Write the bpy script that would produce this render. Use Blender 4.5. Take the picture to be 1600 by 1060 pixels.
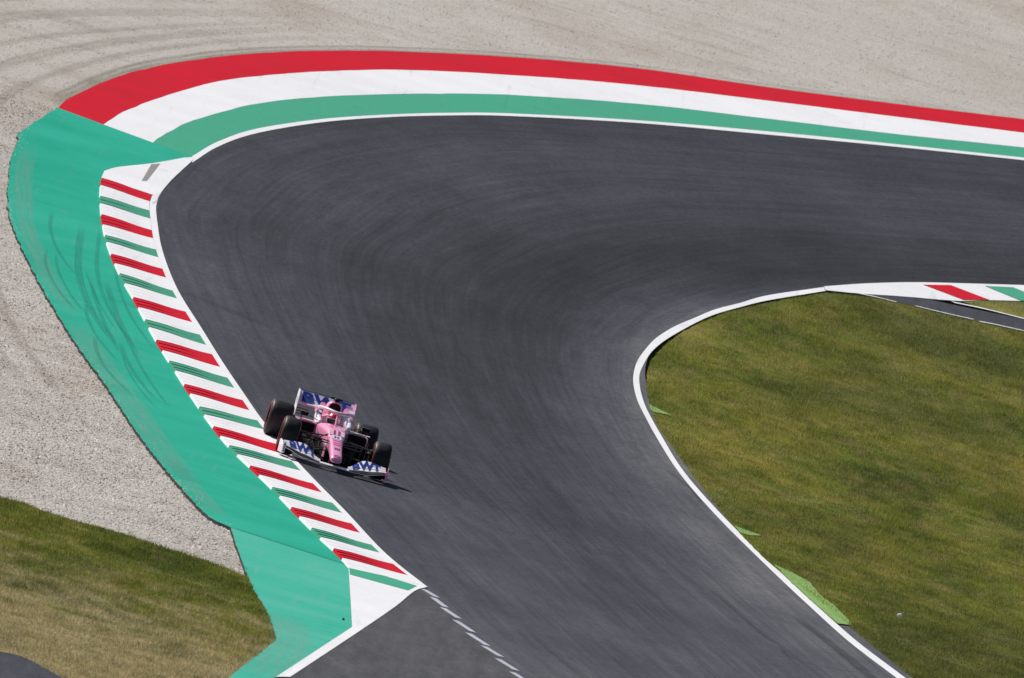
import bpy, bmesh, math, random
import numpy as np
from mathutils import Vector, Matrix, noise
from mathutils.geometry import tessellate_polygon
random.seed(11); rng = np.random.default_rng(11)
R = math.radians
scene = bpy.context.scene
for o in list(bpy.data.objects): bpy.data.objects.remove(o)
C = scene.collection

# ------------------------------------------------------------------ camera
CAM_H, CAM_Y = 15.6, -280.0
PITCH, ROLL, FPX = R(2.566), R(16.0), 24500.0
cam_data = bpy.data.cameras.new('camera'); cam = bpy.data.objects.new('camera', cam_data); C.objects.link(cam)
cam_data.sensor_width = 36.0; cam_data.lens = 36.0 * FPX / 1600.0
cam_data.clip_start = 1.0; cam_data.clip_end = 12000.0
_f = Vector((0, math.cos(PITCH), -math.sin(PITCH))); _r = Vector((1, 0, 0)); _u = Vector((0, math.sin(PITCH), math.cos(PITCH)))
_rc = math.cos(ROLL) * _r + math.sin(ROLL) * _u; _uc = -math.sin(ROLL) * _r + math.cos(ROLL) * _u
cam.matrix_world = Matrix(((_rc.x, _uc.x, -_f.x, 0), (_rc.y, _uc.y, -_f.y, CAM_Y), (_rc.z, _uc.z, -_f.z, CAM_H), (0, 0, 0, 1)))
cam_data.dof.use_dof = True; cam_data.dof.focus_distance = 279.5; cam_data.dof.aperture_fstop = 7.1
scene.camera = cam

# ------------------------------------------------------------------ daylight
SUN_EL, SUN_AZ = R(43.0), math.atan2(-0.80, 0.60)          # azimuth clockwise from +Y: left of the car and behind it
world = bpy.data.worlds.new('World'); scene.world = world; world.use_nodes = True
nt = world.node_tree; bg = nt.nodes['Background']
sky = nt.nodes.new('ShaderNodeTexSky'); sky.sky_type = 'NISHITA'; sky.sun_disc = False
sky.sun_elevation = SUN_EL; sky.sun_rotation = SUN_AZ; sky.air_density = 1.0; sky.dust_density = 1.0
nt.links.new(sky.outputs[0], bg.inputs[0]); bg.inputs[1].default_value = 0.065
sun_data = bpy.data.lights.new('sun', 'SUN'); sun_data.energy = 5.0; sun_data.angle = R(0.53); sun_data.color = (1.0, 0.955, 0.89)
sun = bpy.data.objects.new('sun', sun_data); C.objects.link(sun)
sdir = Vector((math.sin(SUN_AZ) * math.cos(SUN_EL), math.cos(SUN_AZ) * math.cos(SUN_EL), math.sin(SUN_EL)))
sun.rotation_euler = sdir.to_track_quat('Z', 'Y').to_euler(); sun.location = (-40, 40, 60)
vs = scene.view_settings; vs.view_transform = 'Standard'; vs.look = 'None'; vs.exposure = 0.08; vs.gamma = 1.0; vs.use_curve_mapping = False

# ------------------------------------------------------------------ surveyed ground lines, metres (x across, y away from the stand)
SURVEY = {
  'outer_edge': [(10.887,105.35),(7.663,99.92),(4.533,94.35),(1.496,88.81),(-1.42,82.49),(-2.818,78.81),(-4.166,74.7),(-5.454,70.05),(-6.654,64.43),(-7.286,59.86),(-7.626,55.52),(-7.825,51.33),(-7.903,48.12),(-7.866,45.35),(-7.656,41.89),(-7.279,36.65),(-6.634,29.7),(-5.844,22.9),(-5.163,16.67),(-4.523,10.77),(-3.965,5.43),(-3.066,-2.54),(-2.009,-11.78),(-1.051,-20.86),(-0.207,-26.63)],
  'green_in': [(10.887,105.95),(7.657,100.51),(4.52,95.07),(1.482,89.37),(-1.438,83.02),(-2.838,79.34),(-4.188,75.21),(-5.484,70.68),(-6.697,65.28),(-7.337,60.81),(-7.691,56.72)],
  'white_in': [(10.885,108.4),(7.636,102.89),(4.47,97.96),(1.387,93.02),(-1.574,86.97),(-2.992,83.34),(-4.366,79.38),(-5.693,75.13),(-6.944,70.09),(-7.845,64.8),(-8.343,60.68),(-8.589,57.41)],
  'red_in': [(10.884,111.97),(7.6,106.97),(4.398,102.09),(1.28,97.18),(-1.721,91.28),(-4.029,86.02),(-5.538,81.63),(-6.846,77.06),(-7.957,72.33),(-8.834,66.73),(-9.434,61.98),(-9.736,58.11)],
  'red_out': [(10.882,115.29),(7.572,110.04),(4.343,105.24),(1.181,101.0),(-1.858,95.26),(-4.474,89.23),(-6.14,84.64),(-7.465,80.26),(-8.468,76.21),(-9.298,72.23),(-10.05,67.35),(-10.674,61.36),(-10.815,58.6)],
  'kerb_left': [(-9.165,49.2),(-9.172,47.15),(-9.016,43.8),(-8.738,39.43),(-8.37,34.65),(-7.829,29.09),(-7.227,23.78),(-6.529,17.01),(-5.837,10.51),(-5.236,4.65),(-4.745,-0.18),(-4.278,-4.48),(-3.75,-8.62),(-3.281,-12.48),(-2.62,-18.39),(-2.136,-22.53),(-1.839,-24.8),(-1.536,-27.53)],
  'runoff_out': [(-10.815,58.6),(-11.237,51.84),(-11.166,50.31),(-11.087,46.87),(-10.801,40.98),(-10.374,34.62),(-9.956,30.46),(-9.109,22.79),(-7.733,10.69),(-6.724,1.91),(-5.435,-11.37),(-4.661,-18.82),(-3.971,-24.56),(-3.55,-25.87),(-3.188,-32.33),(-2.773,-39.15),(-2.475,-42.69),(-2.157,-48.17),(-2.181,-50.39),(-2.346,-54.65),(-2.526,-59.27)],
  'patch_left': [(-1.541,-26.72),(-1.337,-33.97),(-1.132,-41.4),(-1.91,-56.5)],
  'patch_right': [(-0.207,-26.63),(-0.392,-28.72),(-0.615,-34.01),(-1.044,-42.59),(-1.722,-55.7)],
  'inner_line_l': [(10.901,77.77),(9.397,74.45),(8.287,71.9),(7.199,68.96),(6.303,66.17),(5.089,61.56),(4.52,58.68),(4.01,56.15),(3.584,53.29),(3.214,50.66),(2.9,47.62),(2.723,44.83),(2.599,41.88),(2.578,38.84),(2.643,36.29),(2.777,33.64),(2.983,30.9),(3.224,27.81),(3.796,21.1),(4.582,13.88),(5.488,6.12),(6.376,-1.96),(7.098,-8.99),(7.839,-15.08)],
  'inner_line_r': [(6.356,65.55),(5.106,60.61),(4.535,57.9),(4.092,55.6),(3.777,53.54),(3.424,50.7),(3.106,47.78),(2.873,44.91),(2.749,41.95),(2.7,39.19),(2.773,36.4),(2.927,33.39),(3.115,30.88),(3.327,28.28),(3.893,21.56),(4.678,14.52),(5.597,6.84),(6.509,-1.26),(7.244,-8.19),(8.007,-14.36)],
  'grass_r': [(6.361,65.18),(5.128,60.17),(4.41,56.91),(3.912,53.88),(3.433,50.27),(3.07,46.11),(2.87,42.29),(2.853,38.95),(2.932,35.76),(3.094,32.22),(3.302,29.05),(3.621,25.91),(4.373,18.13),(5.069,11.16),(5.714,5.54),(6.515,0.08),(7.297,-6.25),(8.076,-13.39)],
  'far_kerb_low': [(6.356,65.55),(7.077,66.69),(8.164,68.73),(8.898,69.95),(9.413,70.9),(10.005,72.53),(10.902,74.54)],
  'far_red': [(8.549,71.97),(9.176,73.45),(10.079,72.72),(9.486,71.27)],
  'far_green': [(9.981,75.25),(10.636,76.6),(11.431,75.83),(10.827,74.35)],
  'access_top': [(7.077,66.69),(8.165,68.66),(9.267,70.29),(10.904,70.98)],
  'access_bot': [(7.078,66.57),(8.397,67.4),(9.428,67.78),(10.166,68.07),(10.905,68.48)],
  'grass_l': [(-7.028,-34.71),(-6.692,-34.29),(-6.311,-34.86),(-5.847,-35.0),(-5.319,-34.9),(-4.893,-34.88),(-4.526,-35.21),(-3.985,-35.49),(-3.521,-35.7),(-3.148,-36.34),(-2.944,-36.57)],
  'asph_corner': [(-5.543,-66.46),(-5.243,-66.26),(-4.897,-67.09),(-4.584,-68.05)],
  'joint': [(-3.55,-25.87),(-1.524,-26.99)],
  'neon1': [(2.989,33.72),(3.491,32.72),(3.169,32.45),(3.079,32.31)],
  'neon2': [(4.952,12.43),(5.177,12.15),(5.501,11.92),(5.243,11.16),(5.069,11.16)],
  'neon3': [(5.72,5.88),(6.047,5.2),(6.396,3.97),(6.615,1.28),(6.847,-0.25),(7.09,-2.9),(7.151,-4.15),(6.877,-4.78),(6.508,-1.43),(6.103,2.21)],
  'skid_white': [(-8.393,52.94),(-8.229,53.55),(-8.302,49.52),(-8.398,49.24)],
  'dash': [(-0.231,-27.62),(-0.069,-28.26),(-0.055,-29.05),(0.111,-30.0),(0.147,-30.86),(0.343,-31.81),(0.395,-33.07),(0.611,-34.08),(0.64,-35.25),(0.874,-36.3),(0.918,-37.21),(1.126,-38.04),(1.173,-39.24),(1.39,-40.15),(1.435,-41.33),(1.66,-42.32),(1.704,-43.48),(1.928,-44.6)],
  'pair_in': [(8.091,-12.31),(6.925,-1.09),(5.803,8.54),(4.507,18.88),(3.492,28.65),(2.873,37.92),(2.813,43.81),(3.077,48.48),(3.798,54.6),(4.843,59.96),(6.074,64.73),(7.353,68.38),(8.81,71.97),(10.901,76.6)],
  'pair_out': [(1.419,-42.45),(0.518,-35.46),(-0.365,-27.37),(-1.815,-13.22),(-3.133,-2.66),(-4.732,12.37),(-5.985,24.34),(-7.187,35.89),(-7.943,43.95),(-8.008,49.53),(-7.525,58.95),(-5.532,70.12),(-2.209,80.92),(10.887,106.1)],
  'cap_top': [(-9.205,49.16),(-8.984,50.68),(-8.358,53.32),(-7.669,56.57),(-7.74,53.68),(-7.842,51.14),(-7.91,48.24),(-7.918,46.06),(-7.976,45.59),(-8.021,47.2),(-9.186,47.63)],
  'last_green': [(-1.527,-26.83),(-0.378,-27.25),(-0.493,-29.02),(-1.461,-29.19)],
  'access_line_a': [(7.106,66.7),(7.545,66.96),(7.957,67.08)],
  'access_line_b': [(8.397,67.4),(9.06,67.64),(9.723,68.0)],
  'access_line_c': [(9.871,67.92),(10.166,68.19),(10.905,68.61)],
  'access_line_top': [(9.238,70.21),(10.01,70.7),(10.904,70.98)],
  'small_grass': [(9.443,71.03),(10.005,72.47),(10.902,74.47),(11.506,75.76),(11.501,71.67),(10.904,71.23),(10.308,71.05),(9.786,70.79)],
  'frame_left': [(-13.312,76.24),(-11.136,43.72),(-9.018,6.92),(-6.908,-37.27),(-5.321,-71.19)],
  'frame_right': [(10.901,77.77),(10.91,58.83),(10.818,33.89),(10.294,-4.82)],
  'ball': [(8.059,0.9)],
  'debris': [(-1.298,-40.4)],
  'car_nose': [(-2.38,-2.7)],
  'corners': [(-13.312,76.24),(10.866,147.5),(-5.321,-71.19),(10.294,-4.82)],
  'skid_a': [(6.077,-5.74),(6.629,-9.99),(7.157,-14.63),(7.56,-18.75)],
  'skid_b': [(4.56,-4.91),(5.023,-9.1),(5.468,-13.38),(5.743,-15.31)],
  'skid_c': [(3.531,20.81),(4.0,18.67),(4.346,15.34)],
  'skid_d': [(-6.525,29.61),(-5.757,28.63),(-4.515,27.1)],
  'skid_g1': [(-9.025,37.54),(-8.585,28.01),(-7.957,20.37),(-7.111,13.29)],
  'skid_g2': [(-7.968,26.97),(-7.334,19.36),(-6.608,11.79)],
  'skid_e': [(5.744,-14.96),(6.009,-17.91),(6.681,-17.53),(7.253,-16.24)],
  'stripes': [('R',47.15,45.77,47.2,45.72),('G',43.55,42.19,43.96,42.36),('R',39.98,38.08,40.17,38.58),('G',35.96,34.76,36.48,35.02),('R',32.46,30.77,32.91,31.29),('G',28.88,27.15,28.93,27.53),('R',24.58,22.8,25.23,23.34),('G',20.43,19.04,21.07,19.17),('R',16.55,14.61,17.48,15.07),('G',12.56,10.72,13.08,11.12),('R',7.99,6.18,8.78,6.78),('G',3.46,1.93,4.84,3.07),('R',-0.56,-2.44,0.26,-1.84),('G',-4.46,-6.11,-3.13,-5.03),('R',-8.43,-10.18,-7.57,-9.41),('G',-12.76,-14.4,-11.52,-13.61),('R',-16.78,-18.52,-15.76,-17.66),('G',-20.82,-22.48,-19.96,-21.46),('R',-24.57,-26.23,-23.37,-25.23)],
}
YA, YB, SL = -10.0, 60.0, 0.075
def zf(y):                                   # the lie of the land: level by the car, then climbing away, levelling off far behind
    if y < YA: return 0.0
    if y < YB: return 0.5 * SL * (y - YA) ** 2 / (YB - YA)
    z = 0.5 * SL * (YB - YA)
    if y < 220: return z + SL * (y - YB)
    z += SL * (220 - YB); t = min(y - 220, 120)
    return z + SL * (t - t * t / 240)
def zfn(y):
    y = np.asarray(y, float)
    z1 = 0.5 * SL * (y - YA) ** 2 / (YB - YA)
    z2 = 0.5 * SL * (YB - YA) + SL * (y - YB)
    return np.where(y < YA, 0, np.where(y < YB, z1, z2))
CUTS = [YA + 2 * k for k in range(36)] + [220 + 15 * k for k in range(9)]

def spline(pts, n=6):
    P = [Vector((p[0], p[1])) for p in pts]; out = []
    for i in range(len(P) - 1):
        p0 = P[i - 1] if i else 2 * P[0] - P[1]; p1, p2 = P[i], P[i + 1]
        p3 = P[i + 2] if i + 2 < len(P) else 2 * P[-1] - P[-2]
        for k in range(n):
            t = k / n
            out.append(0.5 * ((2 * p1) + (-p0 + p2) * t + (2 * p0 - 5 * p1 + 4 * p2 - p3) * t * t + (-p0 + 3 * p1 - 3 * p2 + p3) * t ** 3))
    out.append(P[-1]); return [(p.x, p.y) for p in out]
def extend(pts, d0=0, d1=0, k=1):
    pts = [tuple(p[:2]) for p in pts]
    if d0:
        v = Vector(pts[0]) - Vector(pts[k]); v.normalize(); pts = [tuple(Vector(pts[0]) + v * d0)] + pts
    if d1:
        v = Vector(pts[-1]) - Vector(pts[-1 - k]); v.normalize(); pts = pts + [tuple(Vector(pts[-1]) + v * d1)]
    return pts
def spext(pts, n=6, d0=0, d1=0): return extend(spline(pts, n), d0, d1, 3)
def resample(pts, n):
    P = np.array(pts); d = np.r_[0, np.cumsum(np.hypot(*np.diff(P, axis=0).T))]
    s = np.linspace(0, d[-1], n); return list(zip(np.interp(s, d, P[:, 0]), np.interp(s, d, P[:, 1])))
def jag(pts, amp, step=0.12, seed=0.0, freq=1.6):
    P = np.array(pts); L = np.hypot(*np.diff(P, axis=0).T).sum(); q = resample(pts, max(4, int(L / step)))
    out = []
    for i, (x, y) in enumerate(q):
        a = noise.noise((x * 3 + seed, y * freq, seed)) + 0.6 * noise.noise((x * 7, y * freq * 3.1, seed + 7))
        out.append((x + a * amp, y + amp * noise.noise((y * freq, seed, 3.3))))
    return out

# ------------------------------------------------------------------ materials
def mat(name, col, rough=0.6, spec=0.5, metal=0.0, coat=0.0):
    m = bpy.data.materials.new(name); m.use_nodes = True; b = m.node_tree.nodes['Principled BSDF']
    b.inputs['Base Color'].default_value = (*col, 1); b.inputs['Roughness'].default_value = rough
    b.inputs['Specular IOR Level'].default_value = spec; b.inputs['Metallic'].default_value = metal
    b.inputs['Coat Weight'].default_value = coat; b.inputs['Coat Roughness'].default_value = 0.06
    return m
class N:                                       # tiny node helper
    def __init__(s, m): s.m = m; s.t = m.node_tree; s.b = s.t.nodes['Principled BSDF']
    def n(s, typ, **kw):
        x = s.t.nodes.new(typ)
        for k, v in kw.items():
            if k.startswith('i_'):
                key = k[2:]; key = int(key) if key.isdigit() else key.replace('_', ' ')
                if hasattr(v, 'links') or isinstance(v, bpy.types.NodeSocket): s.t.links.new(v, x.inputs[key])
                else: x.inputs[key].default_value = v
            else: setattr(x, k, v)
        return x
    def link(s, a, b): s.t.links.new(a, b)
    def pos(s): return s.n('ShaderNodeNewGeometry').outputs['Position']
    def scaled(s, vec, sc): return s.n('ShaderNodeVectorMath', operation='MULTIPLY', i_0=vec, i_1=sc).outputs[0]
    def noise(s, vec, scale, detail=3.0, rough=0.55): 
        return s.n('ShaderNodeTexNoise', i_Vector=vec, i_Scale=scale, i_Detail=detail, i_Roughness=rough).outputs[0]
    def ramp(s, fac, stops, interp='LINEAR'):
        r = s.n('ShaderNodeValToRGB', i_0=fac); e = r.color_ramp; e.interpolation = interp
        while len(e.elements) < len(stops): e.elements.new(0.5)
        for el, (p, c) in zip(e.elements, stops): el.position = p; el.color = (*c, 1) if len(c) == 3 else c
        return r.outputs[0]
    def mix(s, fac, a, b, blend='MIX'):
        x = s.n('ShaderNodeMix', data_type='RGBA', blend_type=blend)
        for sock, v in ((x.inputs[0], fac), (x.inputs[6], a), (x.inputs[7], b)):
            if isinstance(v, bpy.types.NodeSocket): s.t.links.new(v, sock)
            else: sock.default_value = v if not isinstance(v, tuple) or len(v) == 4 else (*v, 1)
        return x.outputs[2]
    def maprange(s, v, a, b, c, d):
        return s.n('ShaderNodeMapRange', i_0=v, i_1=a, i_2=b, i_3=c, i_4=d).outputs[0]
    def bump(s, h, strength, dist):
        bn = s.n('ShaderNodeBump', i_Strength=strength, i_Distance=dist, i_Height=h); s.link(bn.outputs[0], s.b.inputs['Normal'])

def paint(name, col, wear=0.25, dirt=(0.16, 0.15, 0.14), rough=0.75, fade=None):
    """road paint: fine aggregate grain, soft fading, a little dirt and scraped streaks running with the lanes"""
    m = mat(name, col, rough, 0.03); k = N(m); p = k.pos()
    a = k.noise(p, 0.35, 4); g = k.noise(p, 55, 2); st = k.noise(k.scaled(p, (5.0, 0.16, 1)), 1.0, 5, 0.62)
    pale = tuple(min(0.9, c * 0.90 + 0.018) for c in col) if fade is None else fade
    c1 = k.mix(k.maprange(a, 0.35, 0.68, 0, 1), (*col, 1), (*pale, 1))
    c2 = k.mix(k.maprange(st, 0.60, 0.80, 0, wear), c1, (*dirt, 1))
    sm = k.noise(k.scaled(p, (1.3, 0.5, 1)), 1.0, 4)
    c2 = k.mix(k.maprange(sm, 0.62, 0.80, 0, wear * 0.7), c2, (*dirt, 1))
    fs = k.noise(k.scaled(p, (1.1, 2.2, 1)), 1.0, 7, 0.75); c2 = k.mix(k.maprange(fs, 0.42, 0.75, 0, wear * 0.9), c2, tuple(min(.85, x * 0.88 + 0.03) for x in col) + (1,)); c2 = k.mix(k.maprange(fs, 0.46, 0.25, 0, wear * 0.9), c2, tuple(x * 0.55 for x in col) + (1,))
    c3 = k.mix(k.maprange(g, 0.3, 0.7, 0.22, 0.0), c2, (0.03, 0.03, 0.03, 1))
    k.link(c3, k.b.inputs['Base Color']); k.bump(g, 0.25, 0.004)
    return m
M = {}
M['white'] = paint('white_paint', (0.81, 0.81, 0.83), 0.24)
M['red'] = paint('red_paint', (0.60, 0.003, 0.020), 0.22, dirt=(0.34, 0.03, 0.05), fade=(0.52, 0.006, 0.022))
M['green'] = paint('green_paint', (0.055, 0.36, 0.225), 0.30, dirt=(0.05, 0.15, 0.11))
M['teal'] = paint('teal_paint', (0.009, 0.345, 0.230), 0.45, dirt=(0.16, 0.33, 0.27), fade=(0.025, 0.40, 0.28))
M['teal_pale'] = paint('pale_teal_paint', (0.035, 0.41, 0.29), 0.55, dirt=(0.25, 0.36, 0.31), fade=(0.09, 0.45, 0.34))
M['kerb_green'] = paint('kerb_green_paint', (0.055, 0.30, 0.19), 0.45, dirt=(0.02, 0.07, 0.05))
M['neon'] = paint('lime_paint', (0.23, 0.39, 0.11), 1.0, dirt=(0.22, 0.26, 0.10))
M['dash'] = paint('worn_white_paint', (0.46, 0.48, 0.54), 0.5)

def asphalt(name, tone=None, tint=(0.91, 0.95, 1.17)):
    m = mat(name, (0.06, 0.06, 0.065), 0.85, 0.06); k = N(m); p = k.pos()
    if tone is None:
        base = k.n('ShaderNodeAttribute', attribute_name='tone').outputs['Fac']
        uv = k.n('ShaderNodeAttribute', attribute_name='lane').outputs['Vector']
        st = k.noise(k.scaled(uv, (46.0, 0.11, 0)), 1.0, 7, 0.68); st2 = k.noise(k.scaled(uv, (9.0, 0.018, 0)), 1.0, 4)
        blotch = k.noise(k.scaled(p, (0.28, 0.10, 0)), 1.0, 4)
        st3 = k.noise(k.scaled(uv, (120.0, 0.06, 0)), 1.0, 4, 0.6); f0 = k.maprange(st3, 0.3, 0.7, 0.86, 1.14); f1 = k.maprange(st, 0.28, 0.72, 0.76, 1.24); f2 = k.maprange(st2, 0.3, 0.7, 0.87, 1.13); f3 = k.maprange(blotch, 0.3, 0.7, 0.80, 1.20)
        v = base
        for f in (f0, f1, f2, f3): v = k.n('ShaderNodeMath', operation='MULTIPLY', i_0=v, i_1=f).outputs[0]
    else:
        st = k.noise(k.scaled(p, (4.0, 0.25, 0)), 1.0, 5, 0.6)
        v = k.maprange(st, 0.25, 0.75, tone * 0.72, tone * 1.28)
    g = k.noise(p, 38, 3, 0.7); g2 = k.noise(p, 9, 3, 0.6)
    g3 = k.noise(k.scaled(p, (1.6, 0.7, 0)), 1.0, 6, 0.75)
    for x, lo, hi in ((g, 0.6, 1.4), (g2, 0.75, 1.25), (g3, 0.88, 1.12)):
        v = k.n('ShaderNodeMath', operation='MULTIPLY', i_0=v, i_1=k.maprange(x, 0.3, 0.7, lo, hi)).outputs[0]
    tn = k.ramp(v, [(0.055, tint), (0.13, (1.0, 0.99, 1.01))]); col = k.n('ShaderNodeVectorMath', operation='SCALE'); k.link(tn, col.inputs[0]); k.link(v, col.inputs[3])
    k.link(col.outputs[0], k.b.inputs['Base Color']); k.bump(g, 0.35, 0.005)
    return m
M['track'] = asphalt('racing_asphalt')
M['asphalt'] = asphalt('old_asphalt', 0.074, (0.97, 0.97, 1.07))
M['asphalt_dark'] = asphalt('dark_asphalt', 0.055)
M['edge'] = mat('broken_asphalt_edge', (0.025, 0.025, 0.024), 0.95, 0.2)

def gravel_mat(name, per_stone):
    m = mat(name, (0.4, 0.38, 0.36), 0.95, 0.03); k = N(m); p = k.pos()
    big = k.noise(k.scaled(p, (0.16, 0.06, 0)), 1.0, 5); rut = k.noise(k.scaled(p, (0.20, 0.40, 0)), 1.0, 6, 0.66)
    c = k.ramp(big, [(0.3, (0.49, 0.455, 0.415)), (0.5, (0.54, 0.508, 0.47)), (0.72, (0.42, 0.37, 0.31))])
    c = k.mix(k.maprange(rut, 0.54, 0.74, 0, 0.42), c, (0.25, 0.215, 0.17, 1)); rk = k.noise(k.scaled(p, (0.12, 1.3, 0)), 1.0, 5, 0.6); c = k.mix(k.maprange(rk, 0.40, 0.65, 0.0, 0.16), c, (0.28, 0.24, 0.19, 1))
    if per_stone:
        t = k.n('ShaderNodeAttribute', attribute_name='tone').outputs['Fac']
        c = k.mix(1.0, c, k.ramp(t, [(0.0, (0.10, 0.09, 0.09)), (0.06, (0.45, 0.42, 0.40)), (0.5, (0.95, 0.94, 0.93)), (1.0, (1.4, 1.4, 1.42))]), 'MULTIPLY')
    else:
        g = k.noise(p, 26, 3, 0.7); c = k.mix(1.0, c, k.ramp(g, [(0.3, (0.62, 0.61, 0.6)), (0.7, (1.15, 1.15, 1.15))]), 'MULTIPLY')
        k.bump(g, 0.8, 0.03)
    k.link(c, k.b.inputs['Base Color'])
    return m
M['gravel'] = gravel_mat('gravel_bed', False); M['stone'] = gravel_mat('gravel_stones', True)

def grass_mat(name, blades, left):
    m = mat(name, (0.06, 0.08, 0.02), 0.85, 0.05); k = N(m); p = k.pos()
    a = k.noise(k.scaled(p, (0.30, 0.11, 0)), 1.0, 5, 0.62); b = k.noise(k.scaled(p, (1.3, 0.55, 0)), 1.0, 7, 0.72); d = k.noise(k.scaled(p, (0.16, 0.05, 0)), 1.0, 3)
    green = k.ramp(a, [(0.30, (0.085, 0.114, 0.028)), (0.48, (0.180, 0.202, 0.040)), (0.66, (0.305, 0.275, 0.066))])
    if left: green = k.mix(1.0, green, (0.80, 0.82, 0.80, 1), 'MULTIPLY')
    dry = (0.31, 0.235, 0.120, 1) if not left else (0.40, 0.335, 0.19, 1)
    if left:                                    # mown dry towards the old road at the corner
        y = k.n('ShaderNodeSeparateXYZ', i_0=p).outputs[1]
        dd = k.maprange(y, -40.0, -62.0, -0.06, 0.33); d2 = k.n('ShaderNodeMath', operation='ADD', i_0=b, i_1=dd).outputs[0]
        c = k.mix(k.maprange(d2, 0.48, 0.78, 0, 0.92), green, dry)
    else:
        c = k.mix(k.maprange(b, 0.47, 0.72, 0, 0.66), green, dry)
        c = k.mix(k.maprange(d, 0.48, 0.64, 0, 0.7), c, (0.095, 0.115, 0.038, 1))
    if blades:
        t = k.n('ShaderNodeAttribute', attribute_name='tone').outputs['Fac']
        c = k.mix(1.0, c, k.ramp(t, [(0.0, (0.28, 0.28, 0.26)), (0.5, (1.0, 1.0, 0.98)), (0.90, (1.75, 1.65, 1.5)), (1.0, (3.4, 3.2, 2.9))]), 'MULTIPLY')
        k.link(c, k.b.inputs['Base Color'])
        tr = k.n('ShaderNodeBsdfTranslucent', i_0=c); mx = k.n('ShaderNodeMixShader', i_0=0.45)
        out = k.t.nodes['Material Output']; k.link(k.b.outputs[0], mx.inputs[1]); k.link(tr.outputs[0], mx.inputs[2]); k.link(mx.outputs[0], out.inputs[0])
    else:
        g = k.noise(p, 18, 3, 0.7); c = k.mix(1.0, c, k.ramp(g, [(0.3, (0.5, 0.5, 0.5)), (0.7, (1.1, 1.1, 1.1))]), 'MULTIPLY')
        k.link(c, k.b.inputs['Base Color']); k.bump(g, 0.9, 0.04)
    return m
M['turf'] = grass_mat('infield_turf', False, False); M['blade'] = grass_mat('infield_blades', True, False)
M['turf_l'] = grass_mat('verge_turf', False, True); M['blade_l'] = grass_mat('verge_blades', True, True)

def skid_mat(name, col, alpha):
    m = mat(name, col, 0.8, 0.2); k = N(m); uv = k.n('ShaderNodeAttribute', attribute_name='lane').outputs['Vector']
    sx = k.n('ShaderNodeSeparateXYZ', i_0=uv)
    edge = k.n('ShaderNodeMath', operation='MULTIPLY', i_0=sx.outputs[0], i_1=k.n('ShaderNodeMath', operation='SUBTRACT', i_0=1.0, i_1=sx.outputs[0]).outputs[0]).outputs[0]
    ends = k.n('ShaderNodeMath', operation='MULTIPLY', i_0=sx.outputs[2], i_1=k.n('ShaderNodeMath', operation='SUBTRACT', i_0=1.0, i_1=sx.outputs[2]).outputs[0]).outputs[0]
    st = k.noise(k.scaled(uv, (7.0, 0.25, 0)), 1.0, 4, 0.65)
    a = k.maprange(st, 0.35, 0.65, 0.15, 1.0)
    for f in (k.maprange(edge, 0.0, 0.14, 0, 1), k.maprange(ends, 0.0, 0.12, 0, alpha)): a = k.n('ShaderNodeMath', operation='MULTIPLY', i_0=a, i_1=f).outputs[0]
    k.link(a, k.b.inputs['Alpha'])
    return m
M['skid'] = skid_mat('rubber_marks', (0.018, 0.018, 0.02), 0.42); M['dust'] = skid_mat('dusty_paint', (0.27, 0.40, 0.34), 0.26); M['rut'] = skid_mat('dirt_ruts', (0.24, 0.20, 0.15), 0.30); M['weeds'] = skid_mat('weeds_and_dirt', (0.13, 0.12, 0.06), 0.5); M['skid_soft'] = skid_mat('faint_rubber', (0.02, 0.02, 0.022), 0.25); M['skid_green'] = skid_mat('rubber_on_green', (0.006, 0.15, 0.11), 0.34)

# ------------------------------------------------------------------ ground sheets
def link(o, parent=None, kind=None, label=None, cat=None, group=None):
    C.objects.link(o)
    if parent is not None: o.parent = parent
    for k, v in (('kind', kind), ('label', label), ('category', cat), ('group', group)):
        if v: o[k] = v
    return o
def finish(name, bm, m, off, parent=None, kind=None, skirt=None, cuts=True):
    if cuts:
        ys = [v.co.y for v in bm.verts]; lo, hi = min(ys), max(ys)
        for c in CUTS:
            if lo + 1e-4 < c < hi - 1e-4:
                bmesh.ops.bisect_plane(bm, geom=bm.verts[:] + bm.edges[:] + bm.faces[:], plane_co=(0, c, 0), plane_no=(0, 1, 0), dist=1e-5)
    for v in bm.verts: v.co.z = zf(v.co.y) + off + v.co.z
    if skirt:
        bmesh.ops.recalc_face_normals(bm, faces=bm.faces[:])
        be = [e for e in bm.edges if e.is_boundary]; r = bmesh.ops.extrude_edge_only(bm, edges=be)
        for v in [g for g in r['geom'] if isinstance(g, bmesh.types.BMVert)]: v.co.z -= skirt
        for f in [g for g in r['geom'] if isinstance(g, bmesh.types.BMFace)]: f.material_index = 1
    me = bpy.data.meshes.new(name); 
    bm.normal_update()
    up = [f for f in bm.faces if f.material_index == 0]
    for f in up:
        if f.normal.z < 0: f.normal_flip()
    bm.to_mesh(me); bm.free(); me.materials.append(m)
    if skirt: me.materials.append(M['edge'])
    return link(bpy.data.objects.new(name, me), parent, kind)
def poly(name, pts, m, off, parent=None, kind=None, skirt=None):
    pts = [Vector((p[0], p[1], 0)) for p in pts]; bm = bmesh.new(); vs_ = [bm.verts.new(p) for p in pts]
    for t in tessellate_polygon([pts]):
        try: bm.faces.new([vs_[i] for i in t])
        except ValueError: pass
    return finish(name, bm, m, off, parent, kind, skirt)
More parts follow.
